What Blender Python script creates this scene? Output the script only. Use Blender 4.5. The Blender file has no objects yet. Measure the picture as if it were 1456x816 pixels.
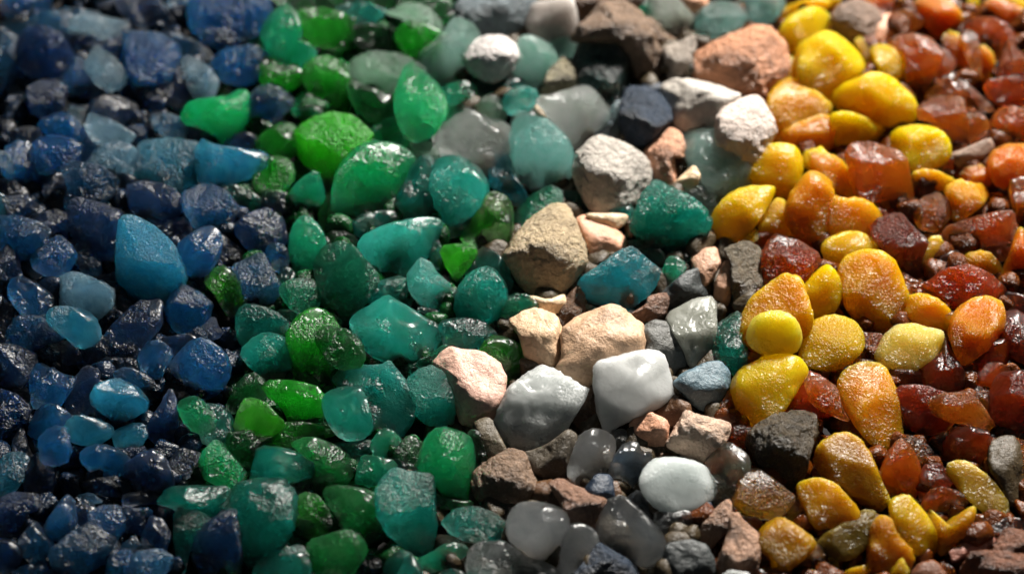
# A heap of sea glass and beach pebbles, close up: every stone is a closed solid of its own.
import bpy, math, random
import numpy as np
from mathutils import Vector, Matrix

S = bpy.context.scene
COL = S.collection
random.seed(7)
rng = np.random.default_rng(11)

# ------------------------------------------------------------------ camera
W0, H0 = 1456.0, 816.0
TILT = math.radians(30)
DIST = 0.36
LENS = 88.0
F = LENS / 36.0 * W0
cam_pos = np.array([0, -DIST * math.sin(TILT), DIST * math.cos(TILT)])
RX = np.array([1.0, 0, 0])
UP = np.array([0, math.cos(TILT), math.sin(TILT)])
BK = np.array([0, -math.sin(TILT), math.cos(TILT)])        # towards the camera

cam = bpy.data.cameras.new('camera')
cam.lens = LENS; cam.sensor_width = 36
cam.clip_start = 0.01; cam.clip_end = 20
cam.dof.use_dof = True
cam.dof.focus_distance = DIST - 0.010
cam.dof.aperture_fstop = 9.0
co = bpy.data.objects.new('camera', cam); COL.objects.link(co)
co.location = cam_pos
co.rotation_euler = (TILT, 0, 0)
S.camera = co

def ground_depth(px, py):
    """distance along the view axis at which the ray through a pixel meets z = 0"""
    d = RX * ((px - W0 / 2) / F) + UP * ((H0 / 2 - py) / F) - BK
    return -cam_pos[2] / d[2]

def to_world(px, py, t):
    return cam_pos + (RX * ((px - W0 / 2) / F) + UP * ((H0 / 2 - py) / F) - BK) * t

# ------------------------------------------------------------------ materials
def srgb(h):
    c = [int(h[i:i + 2], 16) / 255 for i in (0, 2, 4)]
    return tuple(x / 12.92 if x <= 0.04045 else ((x + 0.055) / 1.055) ** 2.4 for x in c)

# name: (family, base colour, colour words)
PAL = {
 'navy': ('glass', '06284e', 'dark navy', 'blue'), 'blue': ('glass', '084c80', 'deep blue', 'blue'), 'sky': ('glass', '2280a8', 'light blue', 'blue'),
 'slate': ('dull', '124468', 'slate blue', 'blue'), 'steel': ('dull', '245a80', 'dusty steel blue', 'blue'), 'steelw': ('dull', '6c98b4', 'chalky pale blue', 'blue'),
 'dteal': ('glass', '0a6c60', 'dark teal', 'green'), 'dteal2': ('glass', '067886', 'dark petrol teal', 'green'), 'dteal3': ('dull', '067e6c', 'dark green teal', 'green'),
 'teal': ('glass', '129482', 'teal', 'green'), 'teal2': ('glass', '166684', 'teal blue', 'green'), 'tealj': ('glass', '1a9f84', 'teal green', 'green'), 'teald': ('glass', '127a70', 'dull teal', 'green'),
 'tealb': ('glass', '107e92', 'turquoise blue', 'green'), 'tealgrey': ('dull', '3d6a68', 'grey teal', 'green'), 'aqua': ('glass', '2cc4a8', 'aqua', 'green'), 'aquaf': ('glass', '44ccb8', 'pale aqua', 'green'),
 'aqual': ('glass', '7ce0cc', 'light aqua', 'green'), 'jade': ('glass', '14b878', 'mint green', 'green'), 'jaded': ('glass', '16946a', 'dull jade', 'green'), 'jade2': ('glass', '149c72', 'jade green', 'green'),
 'mint': ('glass', '90dcc0', 'pale mint', 'green'), 'mintp': ('glass', 'd8f4e2', 'very pale mint', 'green'), 'mintc': ('glass', 'a0d8c8', 'hazy grey mint', 'green'),
 'sage': ('dull', '88c49c', 'sage green', 'green'), 'sagep': ('glass', 'c8dcc4', 'pale sage', 'green'),
 'emer': ('glass', '0ab062', 'emerald green', 'green'), 'emerd': ('glass', '088c54', 'deep emerald', 'green'), 'grn': ('glass', '18981c', 'bright green', 'green'), 'grn2': ('glass', '0f6a30', 'bottle green', 'green'),
 'dkgrn': ('glass', '064e1e', 'dark green', 'green'), 'lime': ('glass', '34b81c', 'lime green', 'green'), 'lime2': ('glass', '1e6e20', 'moss green', 'green'), 'lime3': ('gem', '1aa010', 'pure green', 'green'), 'moss': ('dull', '14644c', 'blackish green', 'rock'),
 'yel': ('glass', 'f6bc0a', 'golden yellow', 'yellow'), 'yelb': ('glass', 'f8c008', 'strong yellow', 'yellow'), 'yelg': ('glass', 'eca80c', 'golden yellow', 'yellow'), 'yelc': ('glass', 'dcae14', 'clear yellow', 'yellow'), 'yelc2': ('glass', 'c08e10', 'smoky yellow', 'yellow'),
 'lemon': ('glass', 'f8cc20', 'lemon yellow', 'yellow'), 'lemony': ('glass', 'fac810', 'bright yellow', 'yellow'), 'lemonp': ('glass', 'f0dc62', 'pale lemon', 'yellow'), 'creamy': ('glass', 'f0d088', 'creamy yellow', 'yellow'),
 'gold': ('glass', 'dca010', 'old gold', 'yellow'), 'honey': ('glass', 'e49c08', 'honey', 'yellow'), 'honeyd': ('glass', 'e49a10', 'orange honey', 'yellow'), 'honeyo': ('glass', 'b87e0c', 'ochre', 'yellow'),
 'olive': ('glass', 'a8800c', 'olive gold', 'yellow'), 'oliveb': ('glass', 'a88a2a', 'olive yellow', 'yellow'), 'olivegrey': ('glass', '4c5444', 'olive grey', 'rock'), 'olivegrey2': ('glass', '6e5e2c', 'olive brown', 'yellow'),
 'amber': ('glass', 'dc900c', 'amber', 'amber'), 'amberc': ('glass', 'e09a14', 'clear amber', 'amber'), 'amberd': ('glass', '8c5608', 'dark amber', 'amber'), 'amberf': ('glass', 'd8880c', 'rippled amber', 'amber'),
 'ora': ('glass', 'd07206', 'orange', 'amber'), 'ora2': ('glass', 'b85c08', 'burnt orange', 'amber'), 'oraf': ('glass', 'd47a1c', 'dusty orange', 'amber'), 'oraf2': ('glass', 'b84808', 'rusty orange', 'amber'),
 'red': ('glass', 'b84a04', 'dark red', 'amber'), 'redb': ('glass', 'c06008', 'red brown', 'amber'), 'redf': ('glass', 'a44c0c', 'maroon', 'amber'), 'dred': ('glass', '802c04', 'blood red', 'amber'),
 'taupe': ('rock', '8c7464', 'grey brown', 'rock'), 'slater': ('rock', '6c7a80', 'bluish grey', 'rock'), 'khaki': ('rock', '7c745c', 'khaki', 'rock'), 'khakid': ('rock', '5c5240', 'dark khaki', 'rock'), 'khakidd': ('rock', '40341f', 'very dark brown', 'rock'),
 'brown': ('rock', '7c6450', 'brown', 'rock'), 'brownd': ('rock', '54381f', 'dark brown', 'rock'), 'rust': ('rock', '866450', 'rusty brown', 'rock'), 'rustd': ('rock', '70442c', 'dark rust', 'rock'),
 'tan': ('rock', 'ae9a7a', 'tan', 'rock'), 'sand': ('rock', 'b4a088', 'sandy', 'rock'), 'cream': ('rock', 'dcc09c', 'cream', 'rock'), 'creamp': ('rock', 'd4b49c', 'pinkish cream', 'rock'),
 'peach': ('rock', 'd8a080', 'peach', 'rock'), 'peachp': ('rock', 'e0bc98', 'pale peach', 'rock'), 'orangetan': ('rock', 'c8a484', 'sandy orange', 'rock'), 'pinktan': ('rock', 'c89c80', 'pinkish tan', 'rock'), 'pink': ('rock', 'e0b4a0', 'salmon pink', 'rock'),
 'redtan': ('rock', 'c88c68', 'reddish tan', 'rock'), 'redtand': ('rock', 'a07c64', 'reddish brown', 'rock'), 'redtanf': ('rock', 'a06c5c', 'pinkish brown', 'rock'),
 'whiteb': ('rock', 'a09488', 'greyish white', 'rock'), 'chalk': ('rock', 'e0d8d4', 'chalk white', 'rock'), 'chalkg': ('rock', 'bcb4aa', 'off-white', 'rock'), 'chalkp': ('rock', 'dccabe', 'pinkish white', 'rock'),
 'grey': ('rock', '5c5c58', 'mid grey', 'rock'), 'dgrey': ('rock', '3c4040', 'dark grey', 'rock'), 'dgreyb': ('rock', '544c40', 'brownish grey', 'rock'), 'navyr': ('rock', '1a2a3c', 'blackish navy', 'rock'), 'bluegrey': ('rock', '5a707a', 'blue grey', 'rock'),
 'palegrey': ('quartz', '8a8c82', 'pale greenish grey', 'white'), 'milk': ('quartz', 'a8a09a', 'milky white', 'white'), 'milkw': ('quartz', 'bcbebc', 'frosted white', 'white'), 'quartz': ('quartz', 'b4b8b6', 'greyish white', 'white'),
 'quartzc': ('quartz', 'dce4e6', 'icy white', 'white'), 'white': ('quartz', 'bcc4c2', 'glossy white', 'white'), 'frost': ('quartz', 'b4c4c2', 'hazy silver', 'white'), 'clear': ('quartz', 'b4c0b8', 'colourless grey', 'white'),
 'moon': ('quartz', 'a8b0b4', 'cloudy grey', 'white'), 'moonb': ('quartz', 'a8b4bc', 'bluish grey', 'white'), 'smoke': ('quartz', '3c4c5c', 'smoky blue', 'white'),
}

def node(nt, kind, **kw):
    n = nt.nodes.new(kind)
    for k, v in kw.items():
        setattr(n, k, v)
    return n

MATS = {}
def material(key, flags, var=1):
    fam, hx, _, _ = PAL[key]
    fr = 'f' in flags; sm = 's' in flags; bu = 'b' in flags
    k = (key, fr, sm, bu, var, flags)
    if k in MATS:
        return MATS[k]
    bed = 'g' in flags
    m = bpy.data.materials.new(key + ('_frosted' if fr else '') + ('_smooth' if sm else '') + ('_pitted' if bu else ''))
    m.use_nodes = True
    nt = m.node_tree; L = nt.links
    p = nt.nodes['Principled BSDF']
    tc = node(nt, 'ShaderNodeTexCoord'); oi = node(nt, 'ShaderNodeObjectInfo')
    off = node(nt, 'ShaderNodeVectorMath', operation='SCALE'); off.inputs['Scale'].default_value = 0.7
    comb = node(nt, 'ShaderNodeCombineXYZ')
    for i in range(3):
        L.new(oi.outputs['Random'], comb.inputs[i])
    L.new(comb.outputs[0], off.inputs[0])
    add = node(nt, 'ShaderNodeVectorMath', operation='ADD')
    L.new(tc.outputs['Object'], add.inputs[0]); L.new(off.outputs[0], add.inputs[1])
    P = add.outputs[0]
    def noise(scale, detail=3, rough=0.55, dist=0.0):
        n = node(nt, 'ShaderNodeTexNoise'); n.inputs['Scale'].default_value = scale; n.inputs['Detail'].default_value = detail
        n.inputs['Roughness'].default_value = rough; n.inputs['Distortion'].default_value = dist
        L.new(P, n.inputs['Vector']); return n.outputs['Fac']
    def ramp(fac, a, b, lo=0.0, hi=1.0):
        n = node(nt, 'ShaderNodeMapRange'); n.inputs['From Min'].default_value = a; n.inputs['From Max'].default_value = b
        n.inputs['To Min'].default_value = lo; n.inputs['To Max'].default_value = hi
        L.new(fac, n.inputs['Value']); return n.outputs['Result']
    def mix(fac, a, b):
        n = node(nt, 'ShaderNodeMix', data_type='RGBA')
        if isinstance(fac, float): n.inputs[0].default_value = fac
        else: L.new(fac, n.inputs[0])
        for sock, v in ((n.inputs[6], a), (n.inputs[7], b)):
            if isinstance(v, tuple): sock.default_value = (*v, 1)
            else: L.new(v, sock)
        return n.outputs[2]
    def mth(op, a, b):
        n = node(nt, 'ShaderNodeMath', operation=op)
        for sock, v in ((n.inputs[0], a), (n.inputs[1], b)):
            if isinstance(v, (int, float)): sock.default_value = v
            else: L.new(v, sock)
        return n.outputs[0]
    c = srgb(hx)
    if PAL[key][3] == 'yellow':
        c = (c[0], c[1] * 1.0, c[2] * 0.7)
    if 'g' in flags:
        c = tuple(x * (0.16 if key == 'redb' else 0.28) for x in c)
    dark = tuple(x * 0.6 for x in c)
    lite = tuple(min(1, x * 1.25 + 0.03) for x in c)
    if fam == 'rock':
        col = mix(ramp(noise(260, 5, 0.65), 0.35, 0.68), dark, c)
        col = mix(ramp(noise(900, 3, 0.6), 0.5, 0.72, 0, 0.55), col, lite)
        speck = ramp(noise(2600, 2, 0.5), 0.63, 0.72, 0, 0.6)
        col = mix(speck, col, tuple(x * 0.25 for x in c))
        pale = ramp(noise(3400, 1, 0.5), 0.66, 0.74, 0, 0.5 if bu or fr else 0.25)
        col = mix(pale, col, tuple(min(0.85, x * 1.4 + 0.15) for x in c))
        L.new(col, p.inputs['Base Color'])
        p.inputs['Roughness'].default_value = 0.42 if not bu else 0.36
        p.inputs['Subsurface Weight'].default_value = 0.0
        amp = 1.0 if bu else 0.55
        h = mth('ADD', mth('MULTIPLY', noise(650, 5, 0.6, 0.6), 1.2), mth('MULTIPLY', noise(1300 if bu else 1900, 4, 0.7), 1.9 if bu else 0.8))
    else:
        clearq = key in ('clear', 'smoke', 'frost', 'moonb', 'quartzc', 'moon')
        clean = sm or fam == 'quartz'
        bright = fam == 'glass' and (bed or PAL[key][3] == 'yellow' or (max(c) > 0.55 and PAL[key][3] == 'amber'))
        if bright or (fam == 'quartz' and not clearq):
            col = mix(ramp(noise(170, 4, 0.6, 1.2), 0.3, 0.7), tuple(x * (0.8 if fam == 'quartz' else f_) for x, f_ in zip(c, (0.92, 0.80, 0.5))), c)
            L.new(col, p.inputs['Base Color'])
            p.inputs['Subsurface Weight'].default_value = 1.0
            p.inputs['Subsurface Radius'].default_value = (1.0, 1.0, 1.0)
            p.inputs['Subsurface Scale'].default_value = 0.007 if fam == 'quartz' else 0.008
            if fam == 'quartz': p.inputs['Transmission Weight'].default_value = 0.3
            if bright and bed:
                p.inputs['Subsurface Scale'].default_value = 0.002
            elif bright:
                p.inputs['Transmission Weight'].default_value = 0.0 if bed else 0.5; p.inputs['Subsurface Anisotropy'].default_value = 0.65
                va = node(nt, 'ShaderNodeVolumeAbsorption'); va.inputs['Color'].default_value = (*[min(0.97, x ** 0.5) for x in c], 1); va.inputs['Density'].default_value = 90
                L.new(va.outputs[0], nt.nodes['Material Output'].inputs['Volume'])
        else:
            # single-scattering albedo that gives a thick piece this colour, with the absorption thinned so that thin edges glow
            al = [1 - math.exp(-5.09 * x + 2.61 * x * x - 4.33 * x ** 3) for x in c]
            veil = mix(ramp(noise(230, 4, 0.62, 1.5), 0.38, 0.66), tuple(0.42 + 0.5 * x for x in c), (0.97, 0.97, 0.97))
            veil = mix(ramp(noise(1500, 2, 0.6), 0.68, 0.76, 0, 0.45), veil, tuple(0.15 + 0.3 * x for x in c))
            L.new(veil, p.inputs['Base Color'])
            p.inputs['Transmission Weight'].default_value = 1.0
            vs = node(nt, 'ShaderNodeVolumeScatter'); va = node(nt, 'ShaderNodeVolumeAbsorption'); vadd = node(nt, 'ShaderNodeAddShader')
            vs.inputs['Color'].default_value = (*al, 1)
            vs.inputs['Density'].default_value = {'glass': 520, 'dull': 560, 'gem': 130, 'quartz': 240}[fam] * (1.7 if PAL[key][3] == 'yellow' else 1.2 if PAL[key][3] == 'amber' else 1.0)
            vs.inputs['Anisotropy'].default_value = 0.55
            va.inputs['Color'].default_value = (*al, 1)
            va.inputs['Density'].default_value = {'glass': 330, 'dull': 420, 'gem': 240, 'quartz': 120}[fam] * (1.7 if key in ('red', 'redb', 'redf', 'dred', 'ora2', 'oraf2') else 0.65 if PAL[key][3] in ('yellow', 'amber') else 0.9)
            for vn in (vs, va):      # some pieces a little thinner or denser in colour than others
                vn.inputs['Density'].default_value *= (0.75, 1.0, 1.35)[var]
            L.new(vs.outputs[0], vadd.inputs[0]); L.new(va.outputs[0], vadd.inputs[1])
            L.new(vadd.outputs[0], nt.nodes['Material Output'].inputs['Volume'])
        ro = ramp(noise(420, 4, 0.6), 0.35, 0.7, 0.28, 0.36)
        L.new(ro, p.inputs['Roughness'])
        # etched skin: crackle everywhere, deeper in patches
        patch = ramp(noise(170, 4, 0.62), 0.48, 0.60, 0.3 if bright else 0.06 if clean else 0.45 if 'w' in flags else 0.22 if fr else 0.14, 1.0)
        fine = noise(2700, 2, 0.6, 0.3); mid = noise(1450, 2, 0.6, 1.0)
        amp = 1.0
        k = 0.9 if bright and clean else 0.62 if clean else 1.15 if fr else 0.85
        if bu: k = 1.4
        if 'w' in flags: k = 1.25
        if fam == 'quartz': k = 0.7 if fr else 0.16 if key == 'milkw' else 0.35
        h = mth('ADD', mth('MULTIPLY', noise(600, 3, 0.55, 0.8), 0.2 * (0.5 + 0.5 * k)), mth('MULTIPLY', mth('ADD', mth('MULTIPLY', fine, 0.55), mth('MULTIPLY', mid, 0.7)), mth('MULTIPLY', patch, 1.7 * k)))
    p.inputs['IOR'].default_value = 1.5 if fam == 'rock' else 1.38
    b = node(nt, 'ShaderNodeBump'); b.inputs['Strength'].default_value = 1.0
    b.inputs['Distance'].default_value = 0.00042 * amp
    L.new(h, b.inputs['Height']); L.new(b.outputs[0], p.inputs['Normal'])
    MATS[k] = m
    return m

# ------------------------------------------------------------------ stone shapes
import bmesh
ICO = {}
def ico(level):
    if level not in ICO:
        bm = bmesh.new(); bmesh.ops.create_icosphere(bm, subdivisions=level, radius=1.0)
        v = np.array([x.co[:] for x in bm.verts]); f = np.array([[q.index for q in g.verts] for g in bm.faces])
        v /= np.linalg.norm(v, axis=1)[:, None]
        bm.free(); ICO[level] = (v, f)
    return ICO[level]

def waves(p, r, n, freq):
    """smooth 3-D noise: a sum of sine waves, warped once"""
    out = np.zeros(len(p)); q = p + 0.25 * np.sin(p[:, [1, 2, 0]] * freq * 0.7 + r.uniform(0, 6, 3))
    for _ in range(n):
        d = r.normal(size=3); d /= np.linalg.norm(d)
        out += np.sin(q @ d * freq * r.uniform(0.7, 1.4) + r.uniform(0, 6.28))
    return out / math.sqrt(n)

def chaikin(pts, k=1, a=0.22):
    for _ in range(k):
        q = np.roll(pts, -1, axis=0)
        pts = np.stack([pts * (1 - a) + q * a, pts * a + q * (1 - a)], 1).reshape(-1, 2)
    return pts

def poly_area(p):
    q = np.roll(p, -1, axis=0)
    return abs((p[:, 0] * q[:, 1] - q[:, 0] * p[:, 1]).sum()) / 2

def radial(pts, th):
    """radius of a star-shaped outline at the angles th"""
    R = np.zeros(len(th)); d = np.stack([np.cos(th), np.sin(th)], 1)
    for a, b in zip(pts, np.roll(pts, -1, axis=0)):
        e = b - a
        den = d[:, 0] * e[1] - d[:, 1] * e[0]
        den = np.where(np.abs(den) < 1e-12, 1e-12, den)
        t = (a[0] * e[1] - a[1] * e[0]) / den
        s = (a[0] * d[:, 1] - a[1] * d[:, 0]) / den
        ok = (t > 0) & (s >= -1e-6) & (s <= 1 + 1e-6)
        R = np.where(ok, np.maximum(R, t), R)
    m = R[R > 0].mean() if (R > 0).any() else 1
    return np.where(R > 0, R, m)

def stone_mesh(pts, r, fam, flags, level):
    """pts: outline round (0,0), in metres, seen from the front. Returns verts (x right, y up, z front), faces"""
    NB = 96
    thb = np.arange(NB) / NB * 2 * math.pi - math.pi
    rock = fam == 'rock'
    sp = chaikin(pts, 1, 0.25 if 's' in flags else 0.15)
    sp = sp * math.sqrt(poly_area(pts) / max(poly_area(sp), 1e-12)) * 1.02
    Rb = radial(sp, thb)
    Rm = Rb.mean()
    area = np.mean(Rb ** 2) ** 0.5
    # least width of the outline sets the thickness
    w = min(np.ptp(pts @ np.array([math.cos(a), math.sin(a)])) for a in np.arange(0, math.pi, 0.2))
    T = 0.5 * w * r.uniform(0.62, 0.86)
    v, f = ico(level)
    th = np.arctan2(v[:, 1], v[:, 0]); rho = np.hypot(v[:, 0], v[:, 1])
    R = np.interp(th, np.append(thb, math.pi), np.append(Rb, Rb[0])) / Rm
    pw = 10.0 if rock else (14.0 if 's' in flags else 22.0)
    acc = (np.maximum(rho, 1e-6) / R) ** pw
    main = 'f' in flags or r.random() < 0.4
    wet = 'w' in flags
    planes = [(np.array([r.uniform(-.05, .3), r.uniform(.6, .75), .7]) if wet else np.array([r.uniform(-.5, .5), r.uniform(.35, .85), r.uniform(.6, .85)]), (r.uniform(.62, .72) if wet else r.uniform(.60, .76)) if main else r.uniform(.84, 1.0)),
              (np.array([r.uniform(-.4, .4), -r.uniform(.35, .8), .75]), r.uniform(.68, .9)),
              (np.array([r.uniform(-.5, .5), r.uniform(-.4, .4), -1.0]), r.uniform(.75, .95))]
    if not rock and r.random() < 0.88:
        planes.append((np.array([r.uniform(-.3, .3), r.uniform(-.45, .1), 1.0]), r.uniform(.52, .72)))     # one broad flat face
    for _ in range(6 if not rock else 7):
        a = r.uniform(0, 6.283); z = r.choice([1, 1, -1]) * r.uniform(.25, 1.0)
        planes.append((np.array([math.cos(a), math.sin(a), z]), r.uniform(.78, 1.0)))
    if rock or r.random() < 0.3:
        acc = acc + (np.abs(v[:, 2]) / 1.0) ** pw * 0.6 + 0.15
    for n, o in planes:
        n = n / np.linalg.norm(n)
        acc = acc + (np.maximum(v @ n, 0) / o) ** pw
    t = acc ** (-1.0 / pw)
    q = v * t[:, None]
    # low-frequency unevenness, scallops on frosted glass, pits on rock
    amp = 0.035 if not rock else 0.05
    d = waves(v * 1.0, r, 5, 3.2) * amp
    if 's' in flags:
        d += waves(v, r, 6, 6.5) * 0.016
    if not 's' in flags:
        d += waves(v, r, 7, 8.0) * (0.016 if not rock else 0.022)
        d += waves(v, r, 9, 19.0) * (0.006 if not rock else 0.010)
    if 'b' in flags:
        d += -np.abs(waves(v, r, 7, 11.0)) * 0.03 + waves(v, r, 9, 30.0) * 0.008
    q = q * (1 + d)[:, None]
    # a dished scar or two
    for _ in range(r.integers(0, 4) if not rock else r.integers(0, 3)):
        c = r.normal(size=3); c[2] = abs(c[2]); c /= np.linalg.norm(c)
        k = v @ c; m = np.clip((k - 0.80) / 0.2, 0, 1)
        q -= c * (m * m * (3 - 2 * m) * r.uniform(.03, .12))[:, None]
    # make the silhouette follow the outline exactly
    th2 = np.arctan2(q[:, 1], q[:, 0]); rr = np.hypot(q[:, 0], q[:, 1])
    idx = ((th2 + math.pi) / (2 * math.pi) * NB).astype(int) % NB
    mx = np.zeros(NB); np.maximum.at(mx, idx, rr)
    bad = mx < 0.2
    mx[bad] = mx[~bad].mean()
    mx = np.convolve(np.concatenate([mx[-2:], mx, mx[:2]]), np.ones(5) / 5, 'valid')
    thc = thb + math.pi / NB
    Rc = radial(sp, thc) / Rm
    g = np.clip(Rc / mx, 0.6, 1.7)
    gg = np.interp(th2, np.concatenate([thc - 2 * math.pi, thc, thc + 2 * math.pi]), np.tile(g, 3))
    q[:, :2] *= gg[:, None]
    q[:, :2] *= Rm; q[:, 2] *= T
    # lean of the middle plane
    k = r.uniform(-.28, .28, 2)
    q[:, 2] += q[:, 0] * k[0] + q[:, 1] * (k[1] - 0.05)
    return q, f, T
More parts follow.
